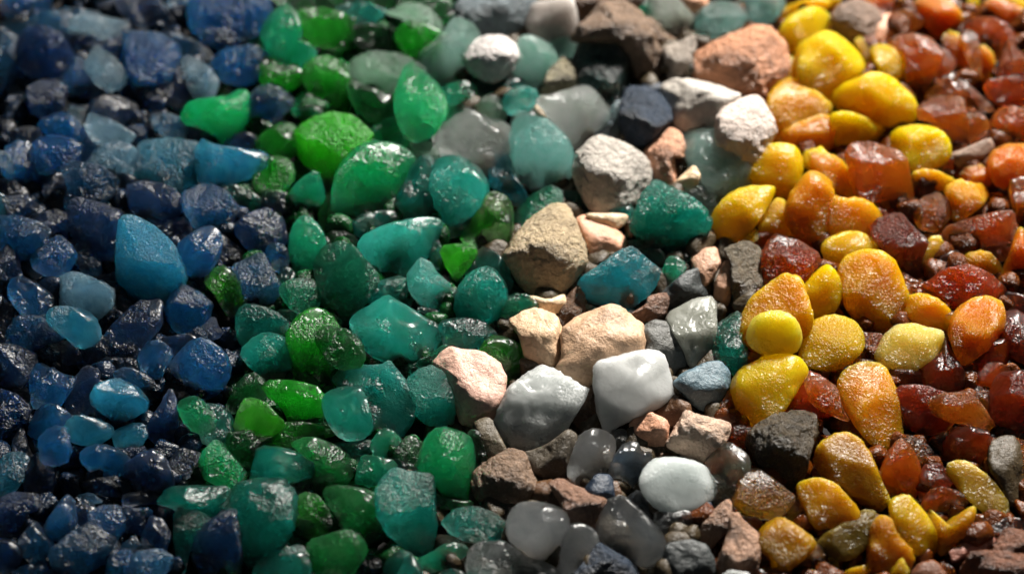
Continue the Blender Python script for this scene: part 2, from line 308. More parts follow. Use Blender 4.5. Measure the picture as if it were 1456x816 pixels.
DATA = """
@ 0 0
steel.f 1|0,210 60,240 100,300 90,430 40,490 -40,490 -60,300|pale frosted blue chunk cut by the left edge, upper left
taupe.b 0|-30,10 20,20 60,80 50,130 0,140 -40,100|brownish grey sliver in the top left corner
blue.s 1|50,30 80,-40 200,-50 240,20 230,70 120,100 60,80|
steel 0|250,20 290,50 300,95 250,90|
steel.f 0|65,160 120,110 220,90 340,105 360,170 330,220 180,200 120,220|
navy.s 2|110,260 150,185 240,165 330,220 380,330 340,390 190,405 120,350|big round dark blue glass with one curved glinting rim, upper left|the round dark blue glass
steel 0|335,80 380,55 500,70 520,90 400,115|
steelw.fw 2|430,120 500,85 590,110 670,125 640,200 560,240 500,200 420,180|
navy 1|420,180 500,210 560,240 660,210 620,280 480,330 400,280|
steel 0|385,210 410,185 430,210 420,240|
steelw.fw 2|480,370 530,270 620,330 680,400 660,460 600,490 540,450|frosted pale diamond of blue glass pointing up, top left|the frosted pale diamond
blue 1|390,380 420,350 460,370 480,430 540,460 520,500 390,510 370,440|
navy 0|460,490 650,480 670,540 560,560 480,530|
blue.fw 2|690,230 720,195 860,205 950,260 960,330 920,420 860,445 770,445 710,390 690,320|chunky mid blue glass with white frosted patches, top left|the chunky patchy blue glass
navy 1|600,280 680,235 690,320 710,400 670,380 600,330|
navy.s 1|530,580 600,545 700,570 720,610 650,680 560,640|
steelw 0|690,470 790,480 750,530 700,520|
navy.f 1|780,590 840,510 890,460 920,500 900,590 830,640|
slate 1|940,210 1000,210 1100,260 1160,330 1100,350 1010,330 950,260|
steelw.fw 2|1000,340 1060,330 1150,390 1190,450 1165,530 1100,550 1060,500 1010,400|white dusted blue chunk standing above the green shard|the white dusted blue chunk
navy 1|960,380 1010,400 1060,500 1090,560 1000,620 940,560|
navy.f 1|680,0 830,-40 880,50 930,120 880,160 760,120 700,60|
steel 1|940,0 1010,-10 1070,40 1060,70 1000,65 950,40|
steel 0|520,0 600,-30 620,15 550,20|
steel 0|60,520 100,500 180,560 160,610 90,590|
navy.f 2|175,500 220,470 300,460 345,500 330,600 260,640 190,610|
blue.s 2|240,680 330,640 390,650 440,720 470,790 380,800 260,740|
steelw.f 1|400,610 500,600 520,640 480,745 440,680|
steelw.f 2|510,640 620,680 720,740 700,780 620,810 540,780 500,720|
navy.f 0|720,600 780,640 840,720 820,750 770,720|
steel.f 2|860,660 930,640 1010,670 1030,740 1010,780 950,770 890,720|
steelw 1|1030,700 1100,690 1130,740 1060,770|
navy.f 1|-30,680 40,665 80,700 60,790 -30,800|
navy.f 1|60,760 130,720 190,730 210,800 120,826|
navy 0|640,150 690,140 720,190 680,230 630,230|
navy 0|300,560 380,540 420,610 360,640|
navy 0|820,640 900,620 880,660 830,700|
@ 0 200
blue.s 1|50,80 130,30 190,80 210,150 260,210 150,220 60,200|
blue.s 2|200,60 220,10 300,-15 420,20 420,90 340,150 250,170 200,110|
steelw 1|-20,70 30,75 52,95 55,160 0,130|
blue 1|430,30 520,0 560,60 510,130 450,100|
steelw.f 1|530,120 560,60 650,30 710,50 745,100 730,190 680,170 600,130|
sky.fw 3|750,130 800,20 950,5 1060,25 1120,70 1110,150 1070,260 970,270 860,240 770,190|broad light blue slab with flecked top, left of the blue bar|the broad light blue slab
slate.f 2|370,170 420,140 550,160 620,220 610,280 540,330 440,340 380,350 400,260|
navy 1|270,190 370,170 400,260 370,360 280,350 260,270|
navy.f 0|530,130 640,170 740,220 740,280 660,290 600,200|
navy.f 2|730,270 800,245 900,260 970,310 980,370 920,440 820,420 740,370|
blue 0|720,410 840,400 940,450 900,500 800,450|
blue.fw 3|1030,300 1100,260 1166,260 1240,290 1300,370 1310,430 1200,480 1100,485 1050,400|glinting blue lump right below the broad light blue slab|the glinting blue lump
sky.s 2|-20,300 40,330 50,380 0,450 -40,400 -40,320|
navy 0|-20,250 100,240 130,310 60,350 0,300|
navy 0|60,350 140,330 200,390 170,450 90,440|
navy.f 3|400,400 430,340 560,370 650,410 665,470 640,640 600,690 540,670 430,590 400,490|speckled navy block touching the left side of the pale teardrop|the speckled navy block
slate.bf 2|-20,450 80,435 200,470 240,500 220,580 120,640 0,600|
navy 1|200,450 290,405 370,430 370,500 290,560 210,480|
blue.f 3|180,650 240,570 320,540 380,590 410,640 360,730 310,755 200,700|
navy.f 2|20,620 40,595 80,640 110,740 60,760 0,740 0,660|
steel 1|90,640 130,620 140,680 110,720|
blue.s 2|420,620 450,575 540,660 550,720 520,755 440,700|
sky.fw 5|680,430 740,428 850,480 960,575 1030,730 1000,840 920,900 830,915 720,890 640,810 645,640|large pale blue teardrop with glittering white shoulder|the large blue teardrop
blue.s 3|980,590 1090,510 1166,490 1210,540 1200,640 1130,745 1040,735 1010,660|
navy 1|900,500 990,445 1070,510 980,590|
steelw.bf 2|330,780 420,750 560,800 600,830 600,900 540,970 400,950 320,860|crusty dark chunk with bright white glints left of the teardrop base|the crusty white-flecked chunk
navy 0|240,780 300,750 340,800 260,830|
navy 1|0,760 100,760 180,800 150,830 80,840 -20,840|
navy 1|560,760 630,750 640,820 620,850 580,810|
navy 0|400,560 430,590 520,660 440,580|
@ 0 400
blue.s 2|70,60 90,0 180,20 270,90 275,130 250,225 150,180 90,110|
slate.f 2|70,270 110,210 200,210 330,280 340,300 200,370 100,370 60,320|
sky.s 4|270,200 300,150 400,148 510,190 545,280 540,330 440,365 370,310 300,250|smooth mid blue kidney shaped glass below the crusty chunk|the smooth blue kidney
navy 1|540,200 630,70 650,130 640,220 560,260|
slate.f 1|640,70 720,130 730,190 680,200|
navy.f 2|600,300 740,150 855,145 860,260 780,350 770,430 600,430|
blue.fw 4|910,160 960,60 1010,30 1100,70 1160,130 1140,200 1070,310 990,280 930,220|white streaked blue cobble left of the small green drop|the white streaked blue cobble
navy.f 1|1070,310 1166,220 1200,300 1100,335|
navy.f 3|0,360 80,370 170,410 180,460 130,560 60,580 0,570 -50,460|
blue 3|170,540 205,470 300,510 400,540 390,590 330,680 260,695 190,680|pointed dark blue piece with a white glinting face, lower left|the pointed dark blue piece
navy.f 3|-10,615 70,630 150,700 140,780 60,860 0,860 -50,740|
blue.s 2|180,790 220,710 300,695 380,750 390,810 330,850 240,860 180,840|
sky.s 3|380,790 440,740 530,770 590,800 600,850 520,900 430,890 380,850|
sky.f 4|510,640 560,570 640,545 740,590 800,660 790,710 740,740 650,785 590,730 520,680|blue heart shaped lump with frosted white top, lower left|the blue heart shaped lump
blue.s 2|650,520 720,490 820,530 880,600 830,660 780,640 700,570|
blue.s 3|770,400 820,350 880,340 950,400 920,460 880,550 820,540 780,470|
navy 0|880,330 1020,310 1060,340 950,400|
blue.s 3|1010,400 1060,350 1130,335 1230,400 1260,500 1200,600 1100,640 1030,580 950,480 980,430|large see-through deep blue glass above the left bright green oval|the large clear deep blue glass
navy 1|920,480 1000,560 1050,640 960,640 890,570|
navy.f 2|880,720 940,620 970,700 970,820 980,890 900,900 820,830 850,760|
navy.f 1|400,600 470,520 530,540 520,620 560,720 480,760 390,720|
navy.f 1|-20,130 30,150 50,170 40,330 -20,360|
navy.f 0|70,590 150,610 165,690 110,660|
emer.s 3|990,680 1060,650 1100,660 1180,740 1170,820 1080,830 1010,760|
navy 0|250,380 380,350 420,430 300,450|
navy 0|420,400 560,330 590,420 480,460|
navy 0|600,440 720,440 740,500 620,520|
@ 0 606
blue.s 3|210,90 270,15 370,30 380,170 310,205 240,190|
sky.s 3|630,40 700,0 790,0 800,50 770,110 700,150 650,110|
blue.s 4|470,130 560,100 660,140 715,190 690,250 570,295 510,240 470,190|
sky 1|710,150 770,150 780,190 740,230|
navy.s 2|700,240 820,150 900,190 940,270 930,370 830,360 740,320|
navy.f 3|940,200 1000,130 1100,160 1110,230 1000,300 950,280|
teal2.s 3|0,190 80,155 150,190 165,240 90,330 30,400 0,410 -40,300|bluish teal rounded glass cut by the left edge, lower left|the teal blue glass at the left edge
navy.s 2|150,300 180,180 260,200 290,280 260,400 210,440 160,380|
blue.s 1|250,220 310,230 320,310 280,330|
navy.f 1|120,40 160,140 210,190 110,180 80,100|
navy 0|330,200 400,160 420,190 350,250|
navy 1|470,300 640,290 665,340 640,380 500,350|
blue.s 4|240,560 330,420 370,390 405,430 420,570 350,620 280,630 230,590|blue leaning tooth of glass in the lower left corner|the leaning blue tooth
navy.bf 2|0,430 80,390 180,410 190,470 140,480 140,580 60,620 -20,630|
slate 3|120,620 190,540 240,600 280,650 270,770 180,750 110,690|
steel.f 1|440,390 500,375 550,410 470,430|
blue.f 4|500,480 560,445 650,445 685,510 680,570 640,620 580,590 510,540|blue pebble of glass with a gritty white top, bottom left|the gritty topped blue pebble
slate.bf 3|310,680 400,600 490,550 600,620 625,690 540,760 420,826 320,790|
navy 1|720,380 860,360 910,420 800,420 720,430|
navy 2|790,620 840,515 900,550 930,600 900,690 800,690|
slate 1|690,660 740,620 780,680 720,720|
blue.bf 2|620,720 700,700 760,760 760,850 600,850|
steel.f 3|760,700 880,685 940,730 920,800 800,840 740,770|
navy 2|-20,640 60,650 100,680 100,740 20,816 -40,760|
blue.s 2|110,790 200,770 290,800 280,860 110,860|
dteal.f 2|910,420 960,355 1060,345 1230,350 1230,430 1150,500 1090,520 990,450|
dteal.f 3|960,520 1000,455 1080,480 1160,540 1110,640 1040,690 1030,780 980,740|
navy 0|380,450 470,430 500,470 440,540 390,500|
navy 0|690,470 780,480 770,570 700,560|
navy 0|950,300 1030,310 990,350|
@ 290 0
blue.f 3|-60,40 -20,-60 320,-60 340,60 320,150 260,200 160,245 40,230 -40,160|large pale blue frosted boulder of glass at the top edge|the large pale blue boulder
dkgrn 1|220,210 250,190 300,190 320,240 250,260|
jade.s 5|305,190 360,80 440,30 510,70 540,150 530,230 570,235 625,290 570,380 430,395 360,300 330,250|shiny mint green notched glass at the top beside the blue boulder|the notched mint green glass
blue.f 2|60,360 120,290 260,270 330,300 310,400 250,450 130,440|
emer.s 4|-107,640 -70,580 0,555 110,545 200,495 248,555 235,650 190,720 140,795 95,790 60,735 -20,700 -90,680|triangular bright green shard lying on blue stones, upper left|the triangular green shard
navy.s 2|250,560 330,490 420,520 475,580 400,650 290,740 240,680|
steelw.f 1|210,700 250,690 290,740 220,750|
grn.s 1|320,370 400,330 520,390 480,470 400,490 330,430|
grn.s 3|530,110 570,60 700,60 860,130 820,240 700,260 570,230|
dkgrn.s 2|830,160 950,150 1080,200 1070,260 900,290 820,230|
dteal 2|760,40 880,20 990,70 900,140 800,100|
dkgrn.s 1|390,-40 500,-60 700,-60 690,50 520,60 470,20|
dkgrn.s 1|700,-60 1000,-60 1020,60 900,30 760,30|
sage.fw 4|1020,75 1100,30 1180,20 1260,60 1310,130 1300,190 1220,180 1127,120|sage frosted cap of green glass near the top edge|the sage frosted cap
sage.fw 4|810,400 840,330 950,295 1100,310 1200,370 1260,480 1240,560 1120,510 1000,500 880,450|long green glass with a broad chalky sage top|the chalky sage topped glass
dkgrn.s 2|820,460 1000,530 1120,540 1130,640 950,690 860,600|
emer.s 3|490,590 540,520 600,530 655,620 600,660 510,640|
grn.s 3|600,350 720,330 800,430 790,600 690,620 600,520 560,430|
dkgrn.s 1|640,230 740,240 750,290 640,330|
lime.fw 5|500,730 590,660 700,625 820,645 930,750 890,800 820,880 760,950 720,1010 640,970 540,880 500,800|green stone with a scaly pale top above the big emerald pear|the scaly topped green stone
grn.s 3|290,800 390,690 490,700 510,800 480,860 380,870 290,850|
emer.f 4|930,760 940,710 1020,660 1127,640 1220,680 1290,720 1200,790 1150,810 1000,790|
navy 1|140,800 210,750 290,760 280,840 180,850|
navy.f 1|380,660 430,650 400,720 350,700|
dkgrn.s 1|800,680 920,690 930,740 860,690|
@ 290 200
sky.s 3|-30,140 0,10 80,40 200,55 290,65 335,110 300,160 210,210 80,240 0,235|smooth light blue bar of glass ending at the green drop|the light blue bar
grn.s 4|280,200 310,120 380,90 470,110 500,200 450,270 360,310 290,280|round deep green drop at the end of the light blue bar|the round deep green drop
dteal.s 2|90,240 150,250 250,290 300,330 260,400 200,400 120,320|
jaded.s 4|470,290 540,220 620,175 650,250 665,330 600,410 510,415 480,360|cloudy jade pebble with a nub, left of the big emerald pear|the nubbed jade pebble
emer.s 6|710,430 720,220 760,130 830,50 920,10 1050,20 1140,70 1175,150 1140,220 1060,320 960,420 840,510 800,510 740,460|big emerald green pear shaped glass pointing down|the big emerald pear
dteal.s 3|1017,370 1090,300 1170,120 1260,110 1252,250 1287,380 1227,430 1127,430 1060,400|
navy.f 3|190,470 270,410 350,390 420,440 440,560 320,610 250,590 200,520|
blue.s 3|345,610 380,570 450,590 465,680 420,720 360,690|
navy.f 2|-50,600 -10,490 50,520 40,640 0,700|
navy.f 1|60,560 100,540 200,620 180,660 80,660|
slate.fw 5|155,700 320,620 380,720 420,790 460,890 400,940 330,930 230,890 215,800|ribbed slate blue wedge right of the small lime green drop|the ribbed slate blue wedge
lime.s 5|-5,765 90,690 160,730 205,810 215,870 190,960 160,985 100,920 70,860|vivid lime green drop alone among the blue stones|the vivid lime drop
jaded.s 3|480,560 520,460 570,440 640,500 670,590 650,680 630,760 540,740 490,680|
moss.bf 4|610,690 660,610 740,575 830,600 960,760 900,870 830,970 760,1000 650,900 640,800|rough blackish green rock beside the aqua slab|the rough blackish green rock
aqua.s 5|858,620 880,540 960,490 1100,450 1200,430 1290,440 1310,480 1270,560 1200,690 1130,750 1040,745 920,690|smooth aqua shield shaped glass below the emerald pear|the aqua shield
dteal.s 3|850,870 960,790 1100,755 1140,850 1110,920 960,900|
grn 1|640,560 700,540 720,600 680,640|
dteal.s 1|860,430 1000,400 1060,430 980,480 880,520|
grn.s 1|670,350 700,330 720,500 680,560 640,440|
navy 0|300,310 430,300 460,380 350,390|
grn.s 1|660,200 710,230 700,330 650,280|
dkgrn.s 0|720,520 800,520 850,590 760,570|
dteal.s 1|440,700 500,750 500,816 420,800|
@ 290 400
dteal.s 2|200,220 230,150 300,150 420,200 440,280 360,300 260,330 230,350|
teal.s 4|205,390 300,300 380,295 460,330 475,430 470,490 370,490 330,510 260,470|cloudy teal hexagon left of the large rippled green glass|the cloudy teal hexagon
jaded.s 4|430,30 500,-10 620,0 640,100 580,180 500,160 440,90|
grn.s 4|465,320 520,220 600,165 690,190 760,300 780,450 740,530 660,580 580,530 490,440|large rippled bright green glass left of the biggest aqua slab|the large rippled green glass
dkgrn.f 5|600,290 680,250 800,270 870,340 888,420 860,470 760,490 680,440 630,360|
jaded 1|420,170 500,170 500,230 440,240|
aqua.s 6|803,240 840,185 950,120 1010,82 1060,105 1200,190 1290,240 1330,300 1310,350 1220,410 1140,450 1060,455 960,430 890,370 870,320|biggest aqua slab with a thin bright rim at the centre left|the biggest aqua slab
jaded.s 4|1045,480 1150,450 1260,400 1337,330 1350,400 1290,460 1180,520 1100,520|
dkgrn.s 2|150,690 170,600 250,515 325,565 330,640 240,650 200,700|
dkgrn.s 1|320,500 440,490 470,540 380,560 330,580|
grn.s 3|350,590 400,558 520,565 645,600 650,730 600,780 480,780 440,690 370,640|
lime.s 4|165,830 200,700 240,650 330,670 380,720 435,780 420,816 370,850 250,845|glowing lime green lump above the dark teal wedge|the glowing lime lump
dkgrn.s 2|480,490 590,520 640,590 500,560|
teald.f 3|740,560 800,490 970,490 1015,465 1080,540 1130,620 1140,730 1080,830 940,816 900,700 780,600|
tealj.s 5|660,640 720,600 850,590 890,640 920,740 930,820 860,870 770,870 700,800 660,720|cloudy teal jade oval with a cream chip below the biggest aqua slab|the cloudy jade oval
dteal.s 2|0,700 110,720 160,820 130,900 60,890 0,860|
grn.s 3|380,870 415,800 480,780 600,790 690,816 700,850 600,880 500,910 420,900|
navy 0|120,590 150,600 150,640 110,620|
dkgrn.s 0|650,170 740,200 740,260 700,220|
@ 290 606
emer.f 4|-20,200 0,150 60,90 100,110 180,200 230,270 230,310 180,355 90,320 0,280|bright green shard with a crusty gold ridge, lower left of centre|the gold ridged green shard
teal.s 4|265,310 280,200 310,120 430,125 560,170 635,210 620,260 520,300 380,310|flat dark teal wedge with a rounded right end|the flat teal wedge
dkgrn 1|160,60 250,50 340,80 290,130 260,200 170,190|
grn2.s 3|510,110 600,75 700,110 800,180 815,240 760,330 690,330 640,380 600,350 600,290 640,210 560,160|
dteal.s 2|700,110 880,80 920,110 860,170 800,190|
jaded.s 3|930,100 990,20 1060,50 1100,120 1060,180 960,170|
jaded.s 4|840,320 870,180 910,165 1070,200 1010,290 950,340 890,365|
dteal.bf 4|80,450 180,340 300,310 420,310 490,380 500,520 440,640 330,740 270,780 220,740 190,600 150,480|big rough dark teal boulder below the flat teal wedge|the rough dark teal boulder
navy.bf 5|30,530 100,480 170,470 190,560 205,700 190,840 0,840 -60,720 -40,600|knobbly midnight blue lump at the bottom, left of the teal boulder|the knobbly midnight lump
lime2.f 4|500,410 560,375 630,390 690,470 710,530 660,590 570,630 530,610 510,500|
grn2.s 4|670,360 760,335 930,370 980,430 980,580 860,585 740,540 700,470|
grn2.s 4|590,640 680,610 790,575 860,620 890,680 860,740 790,830 600,850 570,720|
dteal.s 4|290,780 350,720 480,670 550,680 580,780 560,850 290,850|
teal.fw 6|955,350 990,290 1060,230 1127,255 1250,270 1270,300 1275,400 1285,560 1250,700 1170,715 1100,670 1010,580 960,480|tall teal block with a sparkling white cap near the bottom|the tall teal block
navy 1|800,830 880,730 960,740 960,790|
dteal.s 3|1000,790 1040,700 1120,700 1170,760 1166,850 1000,850|
dkgrn.s 1|490,310 590,290 600,350 520,390|
dteal.s 1|810,200 870,180 840,300 800,290|
dkgrn.bf 3|1127,60 1207,100 1207,170 1177,230 1127,200 1060,150|
dteal.s 1|1120,200 1190,250 1110,260 1070,200|
@ 580 0
slater.b 2|290,60 380,-40 560,-50 660,0 640,100 600,160 480,190 340,170|
milk 4|655,100 690,25 860,5 900,20 925,110 920,200 800,240 720,230 670,150|blocky milky white quartz at the top edge|the milky quartz at the top
mint.f 3|65,370 90,290 180,220 250,130 330,150 380,220 330,300 310,390 200,460 120,440|pale mint glass with a grey frosted shoulder left of white pebble|the grey shouldered mint glass
chalk.b 5|300,320 340,240 420,200 520,200 590,250 610,310 570,400 480,455 420,445 340,390|bright white chalky pebble near the top, out of focus|the bright white top pebble
mint.s 4|580,410 610,330 615,230 660,210 740,230 800,280 825,350 780,430 710,500 650,480|
jade.s 3|200,500 250,465 330,460 370,500 370,600 290,605 220,560|
jade.s 1|200,640 240,600 340,620 280,680 210,690|
dteal.s 1|400,440 560,440 600,470 520,530 400,540|
sage.s 3|390,590 420,540 480,530 530,580 530,660 440,670 400,640|
aqua.s 4|525,560 580,490 650,480 720,520 690,590 580,640 540,600|
khaki.b 2|750,510 790,400 850,340 920,380 940,450 880,500 780,530|
tealgrey.bf 3|940,340 960,270 1050,245 1166,260 1205,330 1200,470 1140,590 1060,520 960,450|dark grey teal glass with pitted frosted top, upper centre|the pitted grey teal glass
mintp.s 5|705,550 870,510 950,470 1020,490 1100,590 1125,660 1010,740 930,820 870,760 780,650|pale mint fan shaped wedge above the wrinkled white pebble|the pale mint fan
mint 1|800,240 920,220 900,300 860,340 830,310|
brown.b 3|930,190 1010,140 1090,50 1200,40 1280,90 1340,180 1360,240 1420,310 1430,400 1380,450 1260,420 1220,320 1160,250 1060,240 960,240|rugged brown rock with glassy glints near the top|the rugged brown rock
brownd.b 1|920,0 1060,-40 1166,0 1140,50 1050,110 950,90|
clear.s 4|160,720 280,650 340,620 420,650 540,690 565,760 540,830 490,900 440,960 400,930 330,870 170,850|colourless greyish cracked crystal left of the round aqua glass|the colourless cracked crystal
aqual.s 5|570,700 640,620 690,650 790,680 870,760 910,850 910,950 850,1020 740,1070 650,1080 600,1000 570,900|round light aqua glass with a moon shaped pale patch|the round light aqua glass
slater 1|1040,740 1130,610 1166,600 1160,740 1090,760|
grn.s 3|0,120 100,150 180,190 170,270 60,330 0,300 -60,200|
emer.s 4|-60,500 0,350 80,400 180,500 210,600 170,700 120,740 20,780 -60,640|clear vivid green glass under the chalky sage top
dkgrn 0|90,60 200,40 280,100 200,200 180,120|
dteal 0|360,380 400,420 400,540 360,460|
sand 1|700,600 760,600 790,680 730,660|
mint 1|600,640 670,615 700,650 640,690 590,690|
@ 580 200
sage.fw 3|20,60 20,10 150,20 160,80 130,140 50,130|
aqua.s 6|120,300 130,180 170,90 260,80 350,120 420,190 445,270 420,340 370,400 300,450 250,480 180,490 150,400|aqua teardrop with speckled top right of the emerald pear|the aqua teardrop
jade.s 3|180,480 290,455 330,500 220,540 180,520|
tealb.s 3|450,210 490,70 560,100 570,180 650,280 630,340 570,340 480,260|
lime3.s 6|320,490 390,390 440,300 490,285 560,330 580,410 580,510 520,620 400,600 290,550|glossy pure green cone of glass left of the tan rock|the glossy green cone
lime.s 5|175,590 290,570 370,590 380,640 290,760 260,780 210,690|
jaded.f 4|580,420 640,330 770,260 830,280 845,350 720,400 620,510 590,560|
moss 2|840,290 960,290 990,370 940,420 880,360|
sand 1|835,290 900,210 900,270 860,295|
tan.b 7|530,640 600,520 680,430 790,360 850,350 900,390 930,470 975,580 985,680 930,760 860,840 790,870 700,850 620,800 580,720|large tan pitted rock in the middle of the pile|the large tan rock
cream 4|650,850 780,880 860,850 865,900 840,940 800,955 730,920|
chalkg.b 7|910,180 930,80 1000,10 1060,-25 1127,-10 1227,30 1317,100 1352,200 1340,260 1277,340 1167,395 1060,410 1000,370 950,280|round wrinkled white pebble like a walnut|the wrinkled white pebble
cream 2|1000,410 1190,410 1180,460 1130,480 1070,460|
peach 5|940,430 1000,415 1070,460 1160,500 1205,550 1200,600 1130,650 1060,690 1010,640 990,560 950,500|orange peach chip between tan rock and dark teal block|the orange peach chip
dteal2.f 6|945,790 980,740 1060,690 1166,610 1240,590 1350,680 1390,720 1370,790 1330,850 1260,900 1200,945 1090,910 990,890 945,850|dark petrol teal block below the orange peach chip|the dark petrol block
aquaf.fw 6|0,740 70,650 130,680 170,740 230,790 240,810 290,850 305,890 270,940 200,950 130,930 60,900 10,830|two lobed aqua glass covered in white sparkle|the sparkling two lobed glass
dteal.s 4|300,720 400,600 470,610 540,680 560,760 600,820 540,850 450,720 370,760|
teal.s 5|270,830 340,740 420,700 480,720 540,800 550,890 510,960 440,1010 350,980 260,960|
jade2.s 3|430,1010 540,880 610,850 700,900 690,930 560,990 520,1040 480,1060|
grn 1|540,780 610,820 610,870 560,860|
dteal.s 2|100,600 180,560 170,700 130,650|
dkgrn 0|300,430 380,400 330,480|
@ 580 400
dteal.s 4|180,230 300,205 400,225 470,280 480,320 400,390 300,380 220,370 200,300|
dteal 2|20,140 160,160 190,220 80,170|
lime3.s 4|400,400 440,330 500,305 610,350 630,400 625,520 560,575 530,520 470,440|
pink 7|135,460 190,400 240,370 300,385 400,390 500,450 540,530 530,640 480,750 380,805 300,790 260,720 240,600 200,510|flat pinkish salmon pebble with rusty freckles|the freckled salmon pebble
peachp 6|560,220 640,170 710,150 820,190 860,290 865,440 800,475 700,440 640,410 620,310|pale peach wedge right above the freckled salmon pebble|the pale peach wedge
orangetan 5|860,270 950,200 1110,140 1166,150 1220,190 1290,250 1305,330 1290,420 1180,540 1040,580 960,570 880,530 830,470 860,420|large sandy orange stone partly under the frosted white block|the sandy orange stone
brownd.b 2|840,150 920,60 960,70 960,170 880,230 860,280 830,200|
quartz.bf 7|470,816 500,720 560,590 650,520 740,475 820,500 920,560 980,590 960,670 890,790 850,860 760,920 660,940 560,930 520,870|large white quartz lump with a dimple and sparkling face|the dimpled quartz lump
milkw 9|1030,480 1060,440 1166,415 1270,390 1380,390 1420,420 1450,540 1468,660 1330,720 1180,790 1110,830 1090,820 1050,720 1030,580|smooth frosted white block, lightest stone at the centre|the frosted white block
khakid 2|630,430 700,450 760,475 640,520|
brownd.b 3|920,760 960,650 1020,590 1050,720 1070,830 960,840|
brownd.b 1|860,400 900,380 900,300 860,280|
khakid 1|400,770 480,760 470,840 410,850 380,810|
teal.fw 6|-30,640 0,540 60,490 130,470 200,510 240,600 260,700 250,780 190,805 100,790 20,720|aqua oval with frosted waist touching the freckled salmon pebble|the frosted waist aqua oval
@ 580 606
emerd.s 5|60,200 100,70 180,10 290,40 350,80 370,200 360,300 370,400 240,430 190,380 140,280 75,250|tall dark emerald chunk between teal block and brown rock|the tall dark emerald chunk
dkgrn.s 3|330,50 400,40 420,130 440,200 380,250 360,150|
khakid 2|380,0 460,-20 530,120 520,160 450,180 410,80|
brown.b 4|365,330 380,250 480,180 560,140 640,160 700,330 640,420 520,440 400,400|porous dark brown rock below the dimpled quartz lump|the porous brown rock
dgreyb.f 5|640,150 760,110 880,20 930,60 900,200 860,290 740,340 690,250|
quartzc.s 7|875,250 920,120 960,40 1040,15 1120,50 1150,100 1130,200 1080,290 980,340 920,310|icy clear white oval under the frosted white block|the icy clear oval
rust.b 3|800,330 860,310 940,350 1080,400 1050,480 1040,550 920,540 860,430|
rust 2|850,280 880,270 960,340 1000,370 940,360|
moon.s 6|550,520 600,440 660,420 780,435 860,470 890,530 885,640 830,720 740,740 620,690 550,620|cloudy grey moonstone like pebble near the bottom, right of teal oval|the cloudy grey moonstone
moon.s 5|830,750 890,550 960,540 1030,580 1050,640 1030,700 950,780 850,830|
teal.bfw 6|190,530 260,460 370,445 480,480 545,540 520,620 430,650 320,630 230,590|mottled teal oval left of the cloudy grey moonstone|the mottled teal oval
frost.f 5|340,700 400,650 530,640 600,690 700,740 820,790 830,850 340,850|
jaded.s 4|50,740 130,700 220,645 320,670 310,720 180,790 80,816|
teal.s 3|320,830 400,785 520,800 520,850 320,850|
dteal.s 3|0,710 70,790 60,850 -60,850|
dteal.s 2|160,850 220,790 300,810 290,850|
moonb.s 7|1035,500 1080,430 1166,400 1210,400 1270,450 1360,540 1420,620 1430,680 1390,730 1340,775 1240,750 1130,700 1050,610|translucent bluish grey wedge below the glossy white oval|the bluish grey wedge
navyr.b 3|910,850 1000,740 1060,660 1140,710 1230,760 1260,850|
smoke.s 4|1090,300 1167,120 1257,90 1287,150 1332,150 1332,200 1257,320 1187,335 1127,310|
brownd 1|1000,360 1130,310 1166,400 1080,410|
navyr 1|1000,350 1050,290 1110,300 1120,390 1050,420|
dkgrn 1|150,360 200,400 330,420 250,450 180,440|
brownd 1|700,340 800,320 860,400 800,450 720,430|
dkgrn 0|430,430 560,440 540,500 470,470|
@ 870 0
sagep.f 3|210,30 230,-30 340,-20 400,60 455,120 440,200 380,225 290,190 230,110|
peach 1|380,-20 510,-20 500,50 440,85|
whiteb.b 3|290,270 380,240 440,210 455,270 400,400 320,430 300,340|
brown.b 2|200,110 240,130 290,190 380,230 290,270 220,210|
aqual.fw 4|460,110 510,50 600,10 700,30 730,100 700,160 560,220 480,280 450,200|rough frosted aqua pebble above the large reddish tan rock|the rough frosted aqua pebble
aqual.s 4|705,0 760,-40 900,-30 950,20 920,80 850,140 770,110 720,50|
redtan.b 5|445,350 480,290 620,210 780,145 860,155 940,240 965,340 950,440 850,550 790,530 690,510 540,450 450,430|large blurred reddish tan rock beside the yellow glass, at the top|the large reddish tan rock
chalkg 4|285,490 350,450 440,450 560,480 690,540 620,600 580,650 590,700 500,740 400,790 360,700 330,620|off-white dished pebble right of the speckled navy rock|the dished off-white pebble
chalkp.b 6|580,650 620,600 730,540 800,530 840,560 890,660 910,730 880,780 830,860 780,900 680,900 600,850 565,810|pinkish white pebble below the large reddish tan rock|the pinkish white pebble
navyr.bf 6|40,590 90,480 180,480 270,520 320,590 330,670 260,750 170,810 90,780 40,700|dark navy rock sprinkled white, alone among pale pebbles|the speckled navy rock
navyr 1|180,470 280,470 290,520 200,490|
brown.b 1|-10,-30 160,-20 120,40 0,40|
jaded 1|150,20 220,0 230,100 190,100|
honey.s 3|920,80 1010,20 1166,0 1170,60 1020,100 940,140|
lemon.s 5|920,190 960,110 1040,60 1120,40 1200,70 1215,130 1180,200 1080,240 1040,330 990,310 940,250|
gold.s 3|870,560 930,480 1010,440 1050,480 1166,560 1186,620 1040,700 920,730 880,650|
gold.s 2|920,440 970,340 1020,350 1030,470 940,480|
amber.s 3|880,790 930,740 1040,690 1166,640 1210,720 1200,830 1050,860 900,830|
brown 1|940,0 1040,-30 1060,10 960,20|
tealgrey 1|0,600 40,590 40,640 35,740 0,740|
dkgrn 0|370,420 450,340 450,430|
@ 870 200
mintc.s 3|400,20 480,-60 650,-40 760,60 780,140 740,250 620,320 520,250 440,140|
peach.b 5|185,60 240,0 330,-70 380,-30 405,40 390,100 345,90 350,200 340,270 290,250 230,210|peach knuckle shaped rod right of the wrinkled white pebble|the peach rod
cream 3|350,240 400,190 450,150 480,200 460,260 380,290|
